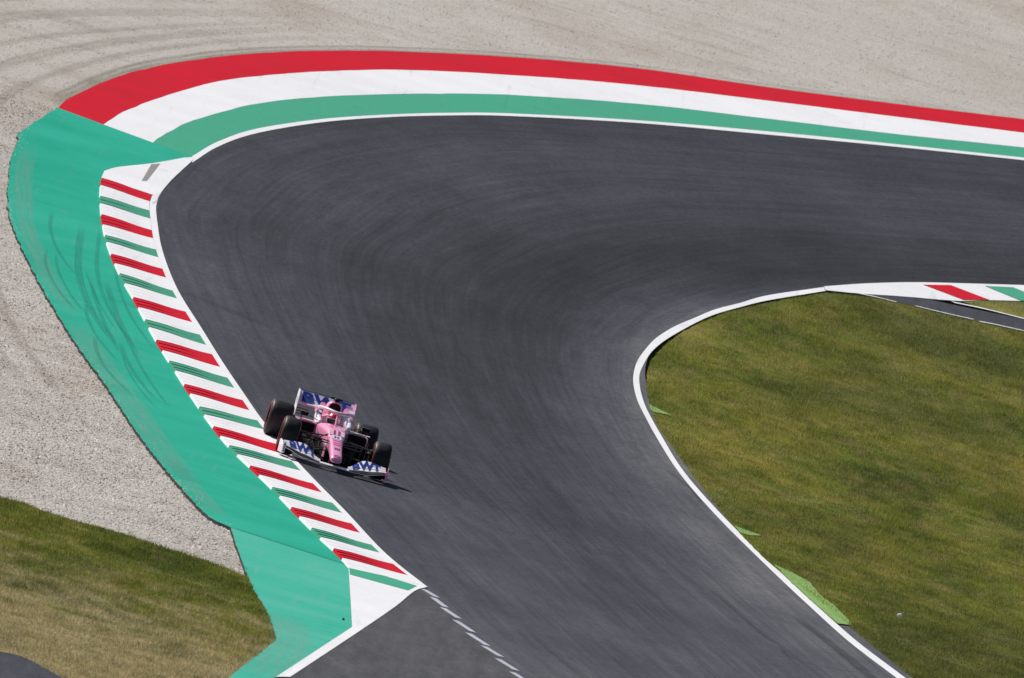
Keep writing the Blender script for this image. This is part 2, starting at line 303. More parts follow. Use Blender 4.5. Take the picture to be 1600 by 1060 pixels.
def strip(name, A, B, m, off, parent=None, kind=None, n=None, lanes=1, tone=None, skirt=None):
    n = n or max(len(A), len(B)); A, B = resample(A, n) if len(A) != n else A, resample(B, n) if len(B) != n else B
    bm = bmesh.new(); lane = bm.verts.layers.float_vector.new('lane'); tl = bm.verts.layers.float.new('tone'); rows = []; dist = 0
    for i in range(n):
        a, b = Vector(A[i]), Vector(B[i]); row = []
        if i: dist += (((a + b) / 2) - pm).length
        pm = (a + b) / 2
        for j in range(lanes + 1):
            u = j / lanes; p = a.lerp(b, u); v = bm.verts.new((p.x, p.y, 0)); v[lane] = (u, dist, i / (n - 1)); v[tl] = tone(u, i / (n - 1)) if tone else 0; row.append(v)
        rows.append(row)
    for i in range(n - 1):
        for j in range(lanes): bm.faces.new((rows[i][j], rows[i][j + 1], rows[i + 1][j + 1], rows[i + 1][j]))
    return finish(name, bm, m, off, parent, kind, skirt)
def ribbon(name, pts, w, m, off, parent=None, kind=None, n=6):
    q = [Vector(p) for p in spline(pts, n)]; A, B = [], []
    for i, p in enumerate(q):
        t = (q[min(i + 1, len(q) - 1)] - q[max(i - 1, 0)]).normalized(); nn = Vector((-t.y, t.x)) * w / 2; A.append(tuple(p + nn)); B.append(tuple(p - nn))
    return strip(name, A, B, m, off, parent, kind)
S = SURVEY
# the wide land, then the gravel bed
poly('ground', [(-3000, -3000), (3000, -3000), (3000, 5000), (-3000, 5000)], M['turf'], -0.16, kind='structure')
GT = poly('gravel_trap', [(-60, -62), (-3.5, -50), (-2.8, -30), (-3, 10), (-6, 60), (-2, 84), (120, 150), (120, 230), (-60, 190)], M['gravel'], -0.05, kind='structure')
# race track: matched points along the inside and the outside of the bend
def carry(pts, d, k, end, n=10):                # carry a line on past the surveyed stretch
    q = extend(pts, d if end == 0 else 0, d if end else 0, k); a, b = (q[0], q[1]) if end == 0 else (q[-2], q[-1])
    run = [(a[0] + (b[0] - a[0]) * i / n, a[1] + (b[1] - a[1]) * i / n) for i in range(n + 1)]
    return run + q[2:] if end == 0 else q[:-2] + run
pin = carry(carry(spline(S['pair_in'], 8), 110, 6, 0, 8), 110, 6, 1, 8); pout = carry(carry(spline(S['pair_out'], 8), 110, 6, 0, 8), 110, 6, 1, 8)
pout = [(b[0] + (b[0] - a[0]) * .03, b[1] + (b[1] - a[1]) * .03) for a, b in zip(pin, pout)]
TT = np.array([  # u = 0 (inside) ... 1 (outside); rows run from the near end to the far right
 [.104, .098, .086, .074, .070, .074, .078, .080],
 [.122, .112, .086, .068, .064, .068, .074, .078],
 [.132, .118, .084, .056, .052, .058, .068, .072],
 [.128, .108, .068, .047, .045, .052, .062, .068],
 [.122, .088, .050, .037, .039, .050, .058, .062],
 [.118, .074, .039, .032, .037, .049, .057, .059],
 [.104, .060, .034, .031, .038, .051, .057, .055],
 [.078, .043, .032, .032, .043, .055, .057, .052],
 [.049, .034, .031, .036, .050, .056, .055, .049],
 [.040, .033, .034, .045, .053, .053, .051, .047],
 [.038, .035, .041, .049, .050, .047, .047, .045]])
def track_tone(u, t):
    r = min(max((t * 120 - 8) / 104, 0), 0.9999) * 10; i = int(r); f = r - i
    row = TT[i] * (1 - f) + TT[i + 1] * f
    return 0.90 * float(np.interp(u, [0, .08, .2, .35, .5, .7, .85, 1], row))
track = strip('race_track', pin, pout, M['track'], 0.0, kind='structure', lanes=24, tone=track_tone)
for nm, w, mm in (('skid_a', .30, 'skid'), ('skid_b', .16, 'skid'), ('skid_c', .10, 'skid'), ('skid_d', .5, 'skid_soft'), ('skid_e', .10, 'skid')):
    ribbon('skid_mark', S[nm], w, M[mm], 0.004, track)
# old asphalt of the side road left of the dashes, and the dashes themselves
ds = S['dash']; near = [(ds[-1][0] + (ds[-1][0] - ds[0][0]) * 2.2, ds[-1][1] + (ds[-1][1] - ds[0][1]) * 2.2)]
pr = spline(S['patch_right'], 5); v = Vector(pr[-1]) - Vector(pr[-6])
side = pr + [tuple(Vector(pr[-1]) + v * 4)] + [(near[0][0] - 3, near[0][1] - 25), near[0]] + [p for p in reversed(ds[::2])]
poly('side_road', side, M['asphalt'], 0.004, kind='structure')
for i in range(0, len(ds), 2):
    a, b = Vector(ds[i]), Vector(ds[i + 1]); d = b - a; a = a - d * .12; b = b + d * .3
    poly('lane_dash', [(a.x - .055, a.y), (a.x + .055, a.y + .1), (b.x + .055, b.y), (b.x - .055, b.y - .1)], M['dash'], 0.007, track)
corner = spline(S['asph_corner'], 4)
poly('service_road', [(-12, corner[0][1] + 2)] + corner + [(corner[-1][0] + 3, corner[-1][1] - 7), (corner[-1][0] + 8, -110), (-12, -110)], M['asphalt_dark'], 0.002, kind='structure')

# painted run-off on the outside of the exit kerb (a raised slab with a broken asphalt edge)
KL = spline(S['kerb_left'], 6); _k = sorted(KL, key=lambda p: p[1]); XL0 = lambda y: float(np.interp(y, [p[1] for p in _k], [p[0] for p in _k])); OUT = spline(S['outer_edge'], 6)
ro = S['runoff_out']; jn = 13
upper_edge = jag(spline(ro[:jn + 1], 6), 0.035, 0.14, 1.0); lower_edge = jag(spline(ro[jn:], 6), 0.02, 0.14, 5.0)
cap = S['cap_top']
ins = lambda pts: [(x + .25, y) for x, y in pts]           # tucked under the kerb
runoff = poly('painted_runoff', upper_edge + [S['joint'][1]] + list(reversed(ins(KL))) + [(-8.6, 48.5), cap[3]], M['teal'], 0.010, kind='structure', skirt=0.10)
pl = S['patch_left']; vend = Vector(lower_edge[-1]) - Vector(lower_edge[-10])
low = poly('painted_runoff', lower_edge + [(lower_edge[-1][0] - 1.2, lower_edge[-1][1] - 14), (pl[-1][0] - 1.2, pl[-1][1] - 14), pl[-1]] + [(x + .1, y) for x, y in reversed(pl[:-1])], M['teal_pale'], 0.007, kind='structure', skirt=0.10)
ribbon('expansion_joint', [S['joint'][0], ((S['joint'][0][0] + S['joint'][1][0]) / 2, (S['joint'][0][1] + S['joint'][1][1]) / 2 + .1), S['joint'][1]], 0.30, M['skid_green'], 0.014, runoff)
for nm, w, sh in (('skid_g1', .18, 0), ('skid_g1', .10, .35), ('skid_g1', .08, .7), ('skid_g2', .16, 0), ('skid_g2', .10, -.3)): ribbon('skid_mark', [(x + sh, y + sh * 2) for x, y in S[nm]], w, M['skid_green'], 0.014, runoff)

for q in range(9):                              # more, fainter arcs left by cars running wide
    y_ = float(rng.uniform(4, 34)); ribbon('skid_mark', [(XL0(yy) - .35 - (.35 + .12 * q) * (1 - ((yy - y_) / 11) ** 2 * .6), yy) for yy in np.linspace(y_ - 6, y_ + 6, 5)], float(rng.uniform(.05, .11)), M['skid_green'], 0.0145 + .0004 * q, runoff)
for a_, b_, w_ in ((60, 330, .45), (300, 560, .6), (500, 720, .4)): ribbon('dust_film', [(x + .32, y) for x, y in upper_edge[a_:b_:30]], w_, M['dust'], 0.0136, runoff)
ribbon('dust_film', [(x + .25, y) for x, y in lower_edge[int(len(lower_edge) * .5)::12]], .7, M['dust'], 0.0136, low)
path = spline(S['red_out'][4:], 5) + spline(ro[2:11], 5)
for d_, w_ in ((1.1, .30), (1.9, .5), (2.6, .3), (3.6, .7), (4.4, .35), (5.6, .8)):
    q = [Vector(p) for p in resample(path, 40)]; pts = []
    for i in range(1, 39):
        t = (q[i + 1] - q[i - 1]).normalized(); pts.append(tuple(q[i] + Vector((t.y, -t.x)) * d_ * (1 + .12 * math.sin(i * .4 + d_))))
    ribbon('wheel_rut', pts, w_, M['rut'], -0.022, GT)
# flat painted bands round the outside of the entry
def band(name, a, b, m, off, **kw):
    A = jag(spext(S[a], 6, 70, .9),   .03, .4, {'green_in': 8, 'white_in': 3, 'red_in': 2}[a], .5); B = jag(spext(S[b], 6, 70, .9), .03, .4, {'white_in': 3, 'red_in': 2, 'red_out': 6}[b], .5)
    return strip(name, A, B, m, off, n=160, **kw)
bands = band('painted_band', 'red_in', 'red_out', M['red'], 0.008, kind='structure', skirt=0.10)
band('painted_band', 'white_in', 'red_in', M['white'], 0.006, kind='structure')
band('painted_band', 'green_in', 'white_in', M['green'], 0.004, kind='structure')

# edge lines
n0 = 10 * 6 + 1
A = spext(S['outer_edge'][:11], 6, 70); B = spext(S['green_in'], 6, 70)
strip('edge_line', A, B, M['white'], 0.007, kind='structure')
OE = [p for p in OUT if p[1] < 50.5]
strip('edge_line', OE, [(x - .17, y) for x, y in OE], M['white'], 0.006, kind='structure')
capo = poly('kerb_end_ramp', spline(cap[:9], 3) + cap[9:], M['white'], 0.014, kind='structure')
poly('skid_mark', S['skid_white'], mat('worn_grey', (0.20, 0.19, 0.18), 0.9), 0.018, capo)
patch = poly('kerb_end_ramp', list(S['patch_left']) + list(reversed(spline(S['patch_right'], 5))), M['white'], 0.012, kind='structure')
poly('painted_stripe', S['last_green'], M['green'], 0.016, patch)
il = spext(S['inner_line_l'][4:], 6, 0, 130); ir = spext(S['inner_line_r'], 6, 0, 130)
strip('edge_line', il, ir, M['white'], 0.004, kind='structure')

# ------------------------------------------------------------------ serrated exit kerb, block by block
def curve_x(pts):
    q = sorted(pts, key=lambda p: p[1]); ys = [p[1] for p in q]; xs = [p[0] for p in q]
    return lambda y: float(np.interp(y, ys, xs))
XL = curve_x(KL); XR_ = curve_x(OE); XR = lambda y: XR_(y) - .15
KB = poly('kerb', [(XL(y) + .06, y) for y in np.arange(-23, 46, 1.5)] + [(XR(y) - .02, y) for y in np.arange(45, -23.5, -1.5)], M['white'], 0.009, kind='structure')
st = S['stripes']
edges = []
for i, (k, a, b, d, e) in enumerate(st): edges.append((k, a, b, d, e))
blocks = []
for i, (k, a, b, d, e) in enumerate(edges):
    blocks.append((k, a, b, d, e))
    if i + 1 < len(edges):
        _, a2, b2, d2, e2 = edges[i + 1]; blocks.append(('W', b, a2, e, d2))
k, a, b, d, e = edges[-1]; blocks.append(('W', b, b - 1.5, e, e - 1.5))
def smooth(t): t = min(max(t, 0), 1); return t * t * (3 - 2 * t)
lat = [0, .10, .25, .42, .58, .74, .88, .985, 1.0]           # 0 = track side, 1 = outside
for bi, (kk, yl0, yl1, yr0, yr1) in enumerate(blocks):
    teeth = max(2, round(abs(yl0 - yl1) / 0.62)); rowsT = []
    for q in range(teeth):
        rowsT += [(q / teeth, 1.0), ((q + .80) / teeth, 0.0), ((q + .98) / teeth, 0.0)]
    rowsT = [(0.0, 0.15)] + rowsT[0:] ; rowsT[1] = (0.02, 1.0); rowsT.append((1.0, 0.0))
    # walking towards the camera every tooth falls gently and ends in a steep face
    bm = bmesh.new(); G = []; amp = {'R': .013, 'G': .013, 'W': .004}[kk]; last = bi == len(blocks) - 1
    for (t, hgt) in rowsT:
        row = []
        for s_ in lat:
            y = (yr0 + (yr1 - yr0) * t) * (1 - s_) + (yl0 + (yl1 - yl0) * t) * s_
            x = XR(y) * (1 - s_) + XL(y) * s_
            z = 0.012 + 0.040 * smooth((s_ - .05) / .85) + amp * (1 - hgt) * smooth((s_ - .18) / .5) * 1.0
            if last: z = z * (1 - t) + .010 * t
            if s_ >= 1.0: z = -0.02
            row.append(bm.verts.new((x, y, z)))
        G.append(row)
    for i in range(len(G) - 1):
        for j in range(len(lat) - 1): bm.faces.new((G[i][j], G[i][j + 1], G[i + 1][j + 1], G[i + 1][j]))
    finish('kerb_block', bm, M[{'R': 'red', 'G': 'kerb_green', 'W': 'white'}[kk]], 0.004, KB, cuts=False)

# kerb on the inside, further round, and the access road behind it
fk = S['far_kerb_low']; top = spext(S['inner_line_l'][:5], 5, 30); lowk = spext(fk, 5, 0, 30)
K2 = strip('kerb', list(reversed(top)), lowk, M['white'], 0.020, kind='structure', n=40, skirt=0.08)
vec = Vector(S['far_red'][1]) - Vector(S['far_red'][0])
for nm, mm in (('far_red', 'red'), ('far_green', 'green')): poly('kerb_block', S[nm], M[mm], 0.030, K2, skirt=0.03)
for q in (1, 2):
    for nm, mm in (('far_red', 'red'), ('far_green', 'green')):
        poly('kerb_block', [(x + 4.25 * q, y + 9.6 * q) for x, y in S[nm]], M[mm], 0.030, K2, skirt=0.03)
at_, ab = spext(S['access_top'], 5, 0, 60), spext(S['access_bot'], 5, 0, 60)
acc = strip('access_road', at_, ab, M['asphalt_dark'], 0.016, kind='structure')
for nm in ('access_line_a', 'access_line_b', 'access_line_c', 'access_line_top'): ribbon('edge_line', S[nm], 0.10 if nm != 'access_line_top' else .16, M['white'], 0.030, acc)

# grass: turf sheets, then blades
GR = jag(spline(S['grass_r'], 6), 0.02, 0.15, 9); vb = Vector(GR[-1]) - Vector(GR[-40])
infield = GR + [tuple(Vector(GR[-1]) + vb * 22), (70, -140), (70, 90)] + list(reversed(spline(S['access_bot'], 4)))
infield[-1:] = []
poly('infield', infield, M['turf'], 0.006, kind='structure')
sg = S['small_grass']; poly('infield', sg + [], M['turf'], 0.010, kind='structure')
GL = jag(spline(S['grass_l'], 6), 0.03, 0.08, 4, 4.0)
verge = [(-16, GL[0][1] + 1.5)] + GL + lower_edge[int(len(lower_edge) * .24):] + [(-2.9, -62), (-4.0, -68)] + list(reversed(corner)) + [(-16, corner[0][1] + 2.5)]
poly('grass_verge', verge, M['turf_l'], -0.004, kind='structure')
for nm in ('neon1', 'neon2', 'neon3'): poly('painted_patch', jag(list(S[nm]) + [S[nm][0]], .02, .15, 3.0, 2.5)[:-1], M['neon'], 0.022, kind='structure')

def inside(px, py, pts):
    P = np.array(pts); x0, y0 = P[:, 0], P[:, 1]; x1, y1 = np.roll(x0, -1), np.roll(y0, -1); r = np.zeros(len(px), bool)
    for a, b, c, d in zip(x0, y0, x1, y1):
        if b == d: continue
        r ^= ((b > py) != (d > py)) & (px < (c - a) * (py - b) / (d - b) + a)
    return r
def fast_mesh(name, V, T, tone, m, **kw):
    me = bpy.data.meshes.new(name); me.vertices.add(len(V)); me.vertices.foreach_set('co', V.astype(np.float32).ravel())
    me.loops.add(T.size); me.loops.foreach_set('vertex_index', T.astype(np.int32).ravel())
    me.polygons.add(len(T)); me.polygons.foreach_set('loop_start', (np.arange(len(T)) * 3).astype(np.int32))
    me.update(calc_edges=True); at = me.attributes.new('tone', 'FLOAT', 'POINT'); at.data.foreach_set('value', tone.astype(np.float32))
    me.materials.append(m); return link(bpy.data.objects.new(name, me), **kw)
def scatter(n, x0, x1, y0, y1, pts, holes=()):
    x = rng.uniform(x0, x1, n); y = rng.uniform(y0, y1, n); k = inside(x, y, pts)
    for h in holes: k &= ~inside(x, y, h)
    return x[k], y[k]
def vnoise(x, y, seed):
    g = np.random.default_rng(seed).random((64, 64)); xi, yi = np.floor(x).astype(int), np.floor(y).astype(int); fx, fy = x - xi, y - yi
    fx, fy = fx * fx * (3 - 2 * fx), fy * fy * (3 - 2 * fy); q = lambda a, b: g[a % 64, b % 64]
    return (q(xi, yi) * (1 - fx) + q(xi + 1, yi) * fx) * (1 - fy) + (q(xi, yi + 1) * (1 - fx) + q(xi + 1, yi + 1) * fx) * fy
def blades(name, x, y, off, hmin, hmax, w, m):
    n = len(x); h = rng.uniform(hmin, hmax, n) * (0.7 + 0.6 * rng.random(n)); a = rng.uniform(0, 2 * np.pi, n); h *= .45 + .75 * vnoise(x * 1.1, y * .45, 1) + .5 * vnoise(x * 3.3, y * 1.3, 2) ** 2; l = rng.uniform(0.1, 0.8, n) * h; la = rng.uniform(0, 2 * np.pi, n)
    z = zfn(y) + off; dx, dy = np.cos(a) * w, np.sin(a) * w
    V = np.stack([np.c_[x - dx, y - dy, z - .01], np.c_[x + dx, y + dy, z - .01], np.c_[x + l * np.cos(la), y + l * np.sin(la), z + h]], 1).reshape(-1, 3)
    t = np.repeat(np.clip(rng.normal(.30, .15, n) + .30 * vnoise(x * 4.1, y * 1.7, 7) ** 1.5 + .26 * vnoise(x * 2.3, y * 5.0, 9) ** 1.5, 0, .90) + (rng.random(n) > .9985) * .5, 3)
    return fast_mesh(name, V, np.arange(3 * n).reshape(-1, 3), np.clip(t, 0, 1), m, kind='stuff')
neon = [S[q] for q in ('neon1', 'neon2', 'neon3')]
gx, gy = scatter(1250000, 2.5, 13.5, -32, 72, infield, neon)
kp = ~((rng.random(len(gx)) < .0)); ex, ey = scatter(150000, 2.8, 8, -12, 55, infield); kn = np.zeros(len(ex), bool)
for q in neon: kn |= inside(ex, ey, q)
gx, gy = np.r_[gx, ex[kn]], np.r_[gy, ey[kn]]
blades('grass', gx, gy, 0.006, .025, .060, .006, M['blade'])
gx, gy = scatter(30000, 9, 16, 60, 85, sg); blades('grass', gx, gy, 0.010, .03, .06, .008, M['blade'])
gx, gy = scatter(520000, -10.5, -1.9, -82, -32, verge)
blades('grass', gx, gy, -0.004, .018, .058, .006, M['blade_l'])

def stones(name, x, y, off, rmin, rmax, m, sides=5, dark=.992, sd=.2):
    n = len(x); r = rng.uniform(rmin, rmax, n) * (.6 + .8 * rng.random(n) ** 2); z = zfn(y) + off; a0 = rng.uniform(0, 6.28, n)
    ring = []
    for i in range(sides):
        a = a0 + 2 * np.pi * i / sides; rr = r * rng.uniform(.75, 1.2, n); ring.append(np.c_[x + np.cos(a) * rr, y + np.sin(a) * rr, z - r * .25 + rng.uniform(0, .5, n) * r])
    top = np.c_[x + rng.uniform(-.3, .3, n) * r, y + rng.uniform(-.3, .3, n) * r, z + r * rng.uniform(.5, 1.1, n)]
    V = np.stack(ring + [top], 1).reshape(-1, 3); b = np.arange(n)[:, None] * (sides + 1)
    T = np.concatenate([np.c_[b + i, b + (i + 1) % sides, b + sides] for i in range(sides)])
    t = np.clip(rng.normal(.44, sd, n) + .25 * (vnoise(x * 2.2, y * .9, 5) - .5), .05, 1); t[rng.random(n) > dark] = 0.0
    return fast_mesh(name, V, T, np.repeat(t, sides + 1), m, kind='stuff')
gz = [(-16, GL[0][1] + 1.5)] + [p for p in GL] + list(reversed(upper_edge)) + [(-16, 62)]
sx, sy = scatter(360000, -15.5, -2.5, -42, 62, gz, [verge])
keep = sx > np.interp(sy, [-71, -37, 7, 44, 76], [-6.3, -7.9, -10.2, -12.5, -15.0]); sx, sy = sx[keep], sy[keep]
stones('loose_gravel', sx, sy, -0.05, .011, .026, M['stone'])
farz = [(-16, 54), (-11, 54)] + list(reversed(spline(S['red_out'], 4))) + [(14, 122), (14, 165), (-16, 85)]
sx, sy = scatter(230000, -16, 14, 54, 165, farz)
stones('loose_gravel', sx, sy, -0.05, .012, .024, M['stone'], 4, .9992, .11)
ue = np.array(upper_edge); pick = rng.integers(40, len(ue), 2600); pick = pick[vnoise(pick * .05, pick * 0.0 + 3.5, 12) ** 2 > rng.random(2600)]; sx, sy = ue[pick, 0] + rng.exponential(.07, len(pick)), ue[pick, 1] + rng.uniform(-.3, .3, len(pick))
stones('loose_gravel', sx, sy, 0.010, .006, .016, M['stone'])      # stones thrown up on the paint
for d_, w_ in ((.30, .25), (.75, .15)):
    ribbon('weed_line', [(x - .35 * d_, y + d_) for x, y in S['red_out']], w_, M['weeds'], -0.030, bands)

# small things lying about
def pebble(name, xy, r, m, label, cat, off):
    bm = bmesh.new(); bmesh.ops.create_icosphere(bm, subdivisions=2, radius=r)
    for v in bm.verts: v.co *= 1 + .22 * noise.noise(v.co * (1.3 / r)); v.co.z *= .8
    me = bpy.data.meshes.new(name); bm.to_mesh(me); bm.free(); me.materials.append(m); o = bpy.data.objects.new(name, me)
    o.location = (xy[0], xy[1], zf(xy[1]) + off + r * .7); return link(o, label=label, cat=cat)
pebble('white_stone', S['ball'][0], .052, mat('white_stone', (0.88, 0.88, 0.86), 0.6), 'small white stone lying alone in the infield grass', 'stone', 0.055)
pebble('rubber_scrap', S['debris'][0], .022, mat('rubber_scrap', (0.01, 0.01, 0.01), 0.8), 'small black scrap of rubber on the pale green run-off', 'debris', 0.009)

# ================================================================== the race car (x forward, y to the driver's left, z up; rear axle at x = 0)
def gloss(name, col, rough=0.32, coat=0.6, metal=0.0):
    m = mat(name, col, rough, 0.5, metal, coat); k = N(m)
    g = k.noise(k.n('ShaderNodeTexCoord').outputs['Object'], 9.0, 4)
    k.link(k.maprange(g, 0.3, 0.7, rough * 0.75, rough * 1.4), k.b.inputs['Roughness'])
    c = k.mix(k.maprange(g, 0.45, 0.8, 0, 0.10), (*col, 1), tuple(x * 0.6 for x in col) + (1,)); k.link(c, k.b.inputs['Base Color']); return m
P_ = {}
P_['pink'] = gloss('pink_paint', (0.87, 0.29, 0.50)); P_['pale'] = gloss('pale_pink_paint', (0.85, 0.60, 0.69)); P_['white'] = gloss('car_white', (0.80, 0.78, 0.82))
P_['lilac'] = gloss('wing_white', (0.66, 0.64, 0.78)); P_['blue'] = gloss('lettering_blue', (0.005, 0.026, 0.20), 0.8, 0.0); P_['magenta'] = gloss('magenta_paint', (0.50, 0.035, 0.19))
P_['carbon'] = gloss('carbon_fibre', (0.004, 0.004, 0.005), 0.55, 0.0); P_['metal'] = gloss('grey_metal', (0.35, 0.35, 0.37), 0.35, 0.0, 0.9)
P_['red'] = gloss('red_marking', (0.50, 0.010, 0.016), 0.6, 0.0); P_['grey'] = gloss('print_grey', (0.10, 0.06, 0.10), 0.5, 0.0); P_['visor'] = gloss('visor', (0.01, 0.014, 0.02), 0.08, 1.0)
P_['helmet_red'] = gloss('helmet_red', (0.60, 0.010, 0.035), 0.25, 1.0)
def tyre_mat():
    m = mat('tyre_rubber', (0.014, 0.014, 0.015), 0.46, 0.28); k = N(m); g = k.noise(k.n('ShaderNodeTexCoord').outputs['Object'], 24, 4, 0.65)
    k.link(k.ramp(g, [(0.3, (0.006, 0.006, 0.007)), (0.7, (0.014, 0.013, 0.013))]), k.b.inputs['Base Color']); k.link(k.maprange(g, 0.3, 0.7, 0.42, 0.60), k.b.inputs['Roughness']); return m
P_['tyre'] = tyre_mat()
for q, v_ in (('carbon', .18), ('blue', .12), ('lilac', .35)): P_[q].node_tree.nodes['Principled BSDF'].inputs['Specular IOR Level'].default_value = v_

HEAD = R(5.4); fw = Vector((math.sin(HEAD), -math.cos(HEAD))); nose = Vector(S['car_nose'][0]) + Vector((-.02, 0))
base = nose - fw * 4.75
car = bpy.data.objects.new('race_car', None); car.empty_display_size = 0.5
CAR_MATRIX = ((base.x, base.y, zf(base.y) + 0.012), (0, math.atan((zf(base.y) - zf(nose.y)) / 4.75), math.atan2(fw.y, fw.x)))
car.location, car.rotation_euler = CAR_MATRIX
link(car, label='pink and white single-seater race car on the red and white exit kerb', cat='race car')

def mesh_obj(name, V, Fc, m, parent=car, smooth_=True, bev=0.0, angle=40):
    me = bpy.data.meshes.new(name); me.from_pydata([tuple(v) for v in V], [], Fc); bm = bmesh.new(); bm.from_mesh(me)
    bmesh.ops.recalc_face_normals(bm, faces=bm.faces[:])
    if bev: bmesh.ops.bevel(bm, geom=[e for e in bm.edges if len(e.link_faces) == 2 and e.calc_face_angle() > .6], offset=bev, segments=2, affect='EDGES', profile=.6)
    for f in bm.faces: f.smooth = smooth_
    for e in bm.edges:
        if len(e.link_faces) == 2 and e.calc_face_angle() > R(angle): e.smooth = False
    bm.to_mesh(me); bm.free(); me.materials.append(m); o = bpy.data.objects.new(name, me); return link(o, parent)
def ring(x, yc, zt, zb, hw, n=24, ex=2.6, topw=1.0):
    out = []; zc, hh = (zt + zb) / 2, (zt - zb) / 2
    for i in range(n):
        a = 2 * math.pi * i / n; ca, sa = math.cos(a), math.sin(a)
        yy = hw * math.copysign(abs(ca) ** (2 / ex), ca); zz = hh * math.copysign(abs(sa) ** (2 / ex), sa)
        yy *= 1 + (topw - 1) * max(0, zz / max(hh, 1e-6))
        out.append([x, yc + yy, zc + zz])
    return out
def loft(name, rings, m, parent=car, cap=True, angle=40):
    n = len(rings[0]); V = [p for r_ in rings for p in r_]; Fc = []
    for i in range(len(rings) - 1):
        for j in range(n): Fc.append((i * n + j, i * n + (j + 1) % n, (i + 1) * n + (j + 1) % n, (i + 1) * n + j))
    if cap: Fc += [tuple(range(n)), tuple(range((len(rings) - 1) * n, len(rings) * n))]
    return mesh_obj(name, V, Fc, m, parent, angle=angle)
def tube(name, pts, ra, rb, m, parent=car, n=10, closed=False):
    """swept ellipse: ra sideways, rb upright"""
    P = [Vector(p) for p in pts]; rings = []
    for i, p in enumerate(P):
        t = (P[(i + 1) % len(P) if closed else min(i + 1, len(P) - 1)] - P[i - 1 if closed else max(i - 1, 0)]).normalized()
        up = Vector((0, 0, 1)) if abs(t.z) < .93 else Vector((1, 0, 0)); s_ = t.cross(up).normalized(); u_ = s_.cross(t)
        rings.append([list(p + s_ * ra * math.cos(2 * math.pi * k / n) + u_ * rb * math.sin(2 * math.pi * k / n)) for k in range(n)])
    if closed: rings.append(rings[0])
    return loft(name, rings, m, parent, cap=not closed)
def smooth_path(pts, n=5):
    P = [Vector(p) for p in pts]; out = []
    for i in range(len(P) - 1):
        p0 = P[i - 1] if i else 2 * P[0] - P[1]; p3 = P[i + 2] if i + 2 < len(P) else 2 * P[-1] - P[-2]; p1, p2 = P[i], P[i + 1]
        for k in range(n):
            t = k / n; out.append(0.5 * ((2 * p1) + (-p0 + p2) * t + (2 * p0 - 5 * p1 + 4 * p2 - p3) * t * t + (-p0 + 3 * p1 - 3 * p2 + p3) * t ** 3))
    out.append(P[-1]); return out
def box(name, c, s_, m, parent=car, bev=.008):
    V = [(c[0] + s_[0] / 2 * i, c[1] + s_[1] / 2 * j, c[2] + s_[2] / 2 * k) for i in (-1, 1) for j in (-1, 1) for k in (-1, 1)]
    return mesh_obj(name, V, [(0, 1, 3, 2), (4, 5, 7, 6), (0, 1, 5, 4), (2, 3, 7, 6), (0, 2, 6, 4), (1, 3, 7, 5)], m, parent, bev=bev)
def plate(name, prof, y0, y1, m, parent=car, bev=.003):
    """outline in x, z, thickness along y (ends may lean: y as function)"""
    n = len(prof); f0 = y0 if callable(y0) else (lambda x, z: y0); f1 = y1 if callable(y1) else (lambda x, z: y1)
    V = [(x, f0(x, z), z) for x, z in prof] + [(x, f1(x, z), z) for x, z in prof]
    Fc = [tuple(range(n)), tuple(range(n, 2 * n))] + [(i, (i + 1) % n, n + (i + 1) % n, n + i) for i in range(n)]
    return mesh_obj(name, V, Fc, m, parent, smooth_=False, bev=bev)
def surf(name, fn, nu, nv, th, m, parent=car):
    """thin curved panel: fn(u, v) -> point, thickened along its normal"""
    top, bot = [], []
    for i in range(nu + 1):
        for j in range(nv + 1):
            u, v = i / nu, j / nv; p = Vector(fn(u, v)); e = 1e-3
            du = Vector(fn(min(u + e, 1), v)) - Vector(fn(max(u - e, 0), v)); dv = Vector(fn(u, min(v + e, 1))) - Vector(fn(u, max(v - e, 0)))
            nn = du.cross(dv).normalized(); top.append(p + nn * th / 2); bot.append(p - nn * th / 2)
    V = top + bot; k = len(top); w = nv + 1; Fc = []
    for i in range(nu):
        for j in range(nv):
            a = i * w + j; q = (a, a + 1, a + w + 1, a + w); Fc += [q, tuple(k + z for z in q)]
    for i in range(nu):
        for j in (0, nv): a = i * w + j; Fc.append((a, a + w, k + a + w, k + a))
    for j in range(nv):
        for i in (0, nu): a = i * w + j; Fc.append((a, a + 1, k + a + 1, k + a))
    return mesh_obj(name, V, Fc, m, parent)
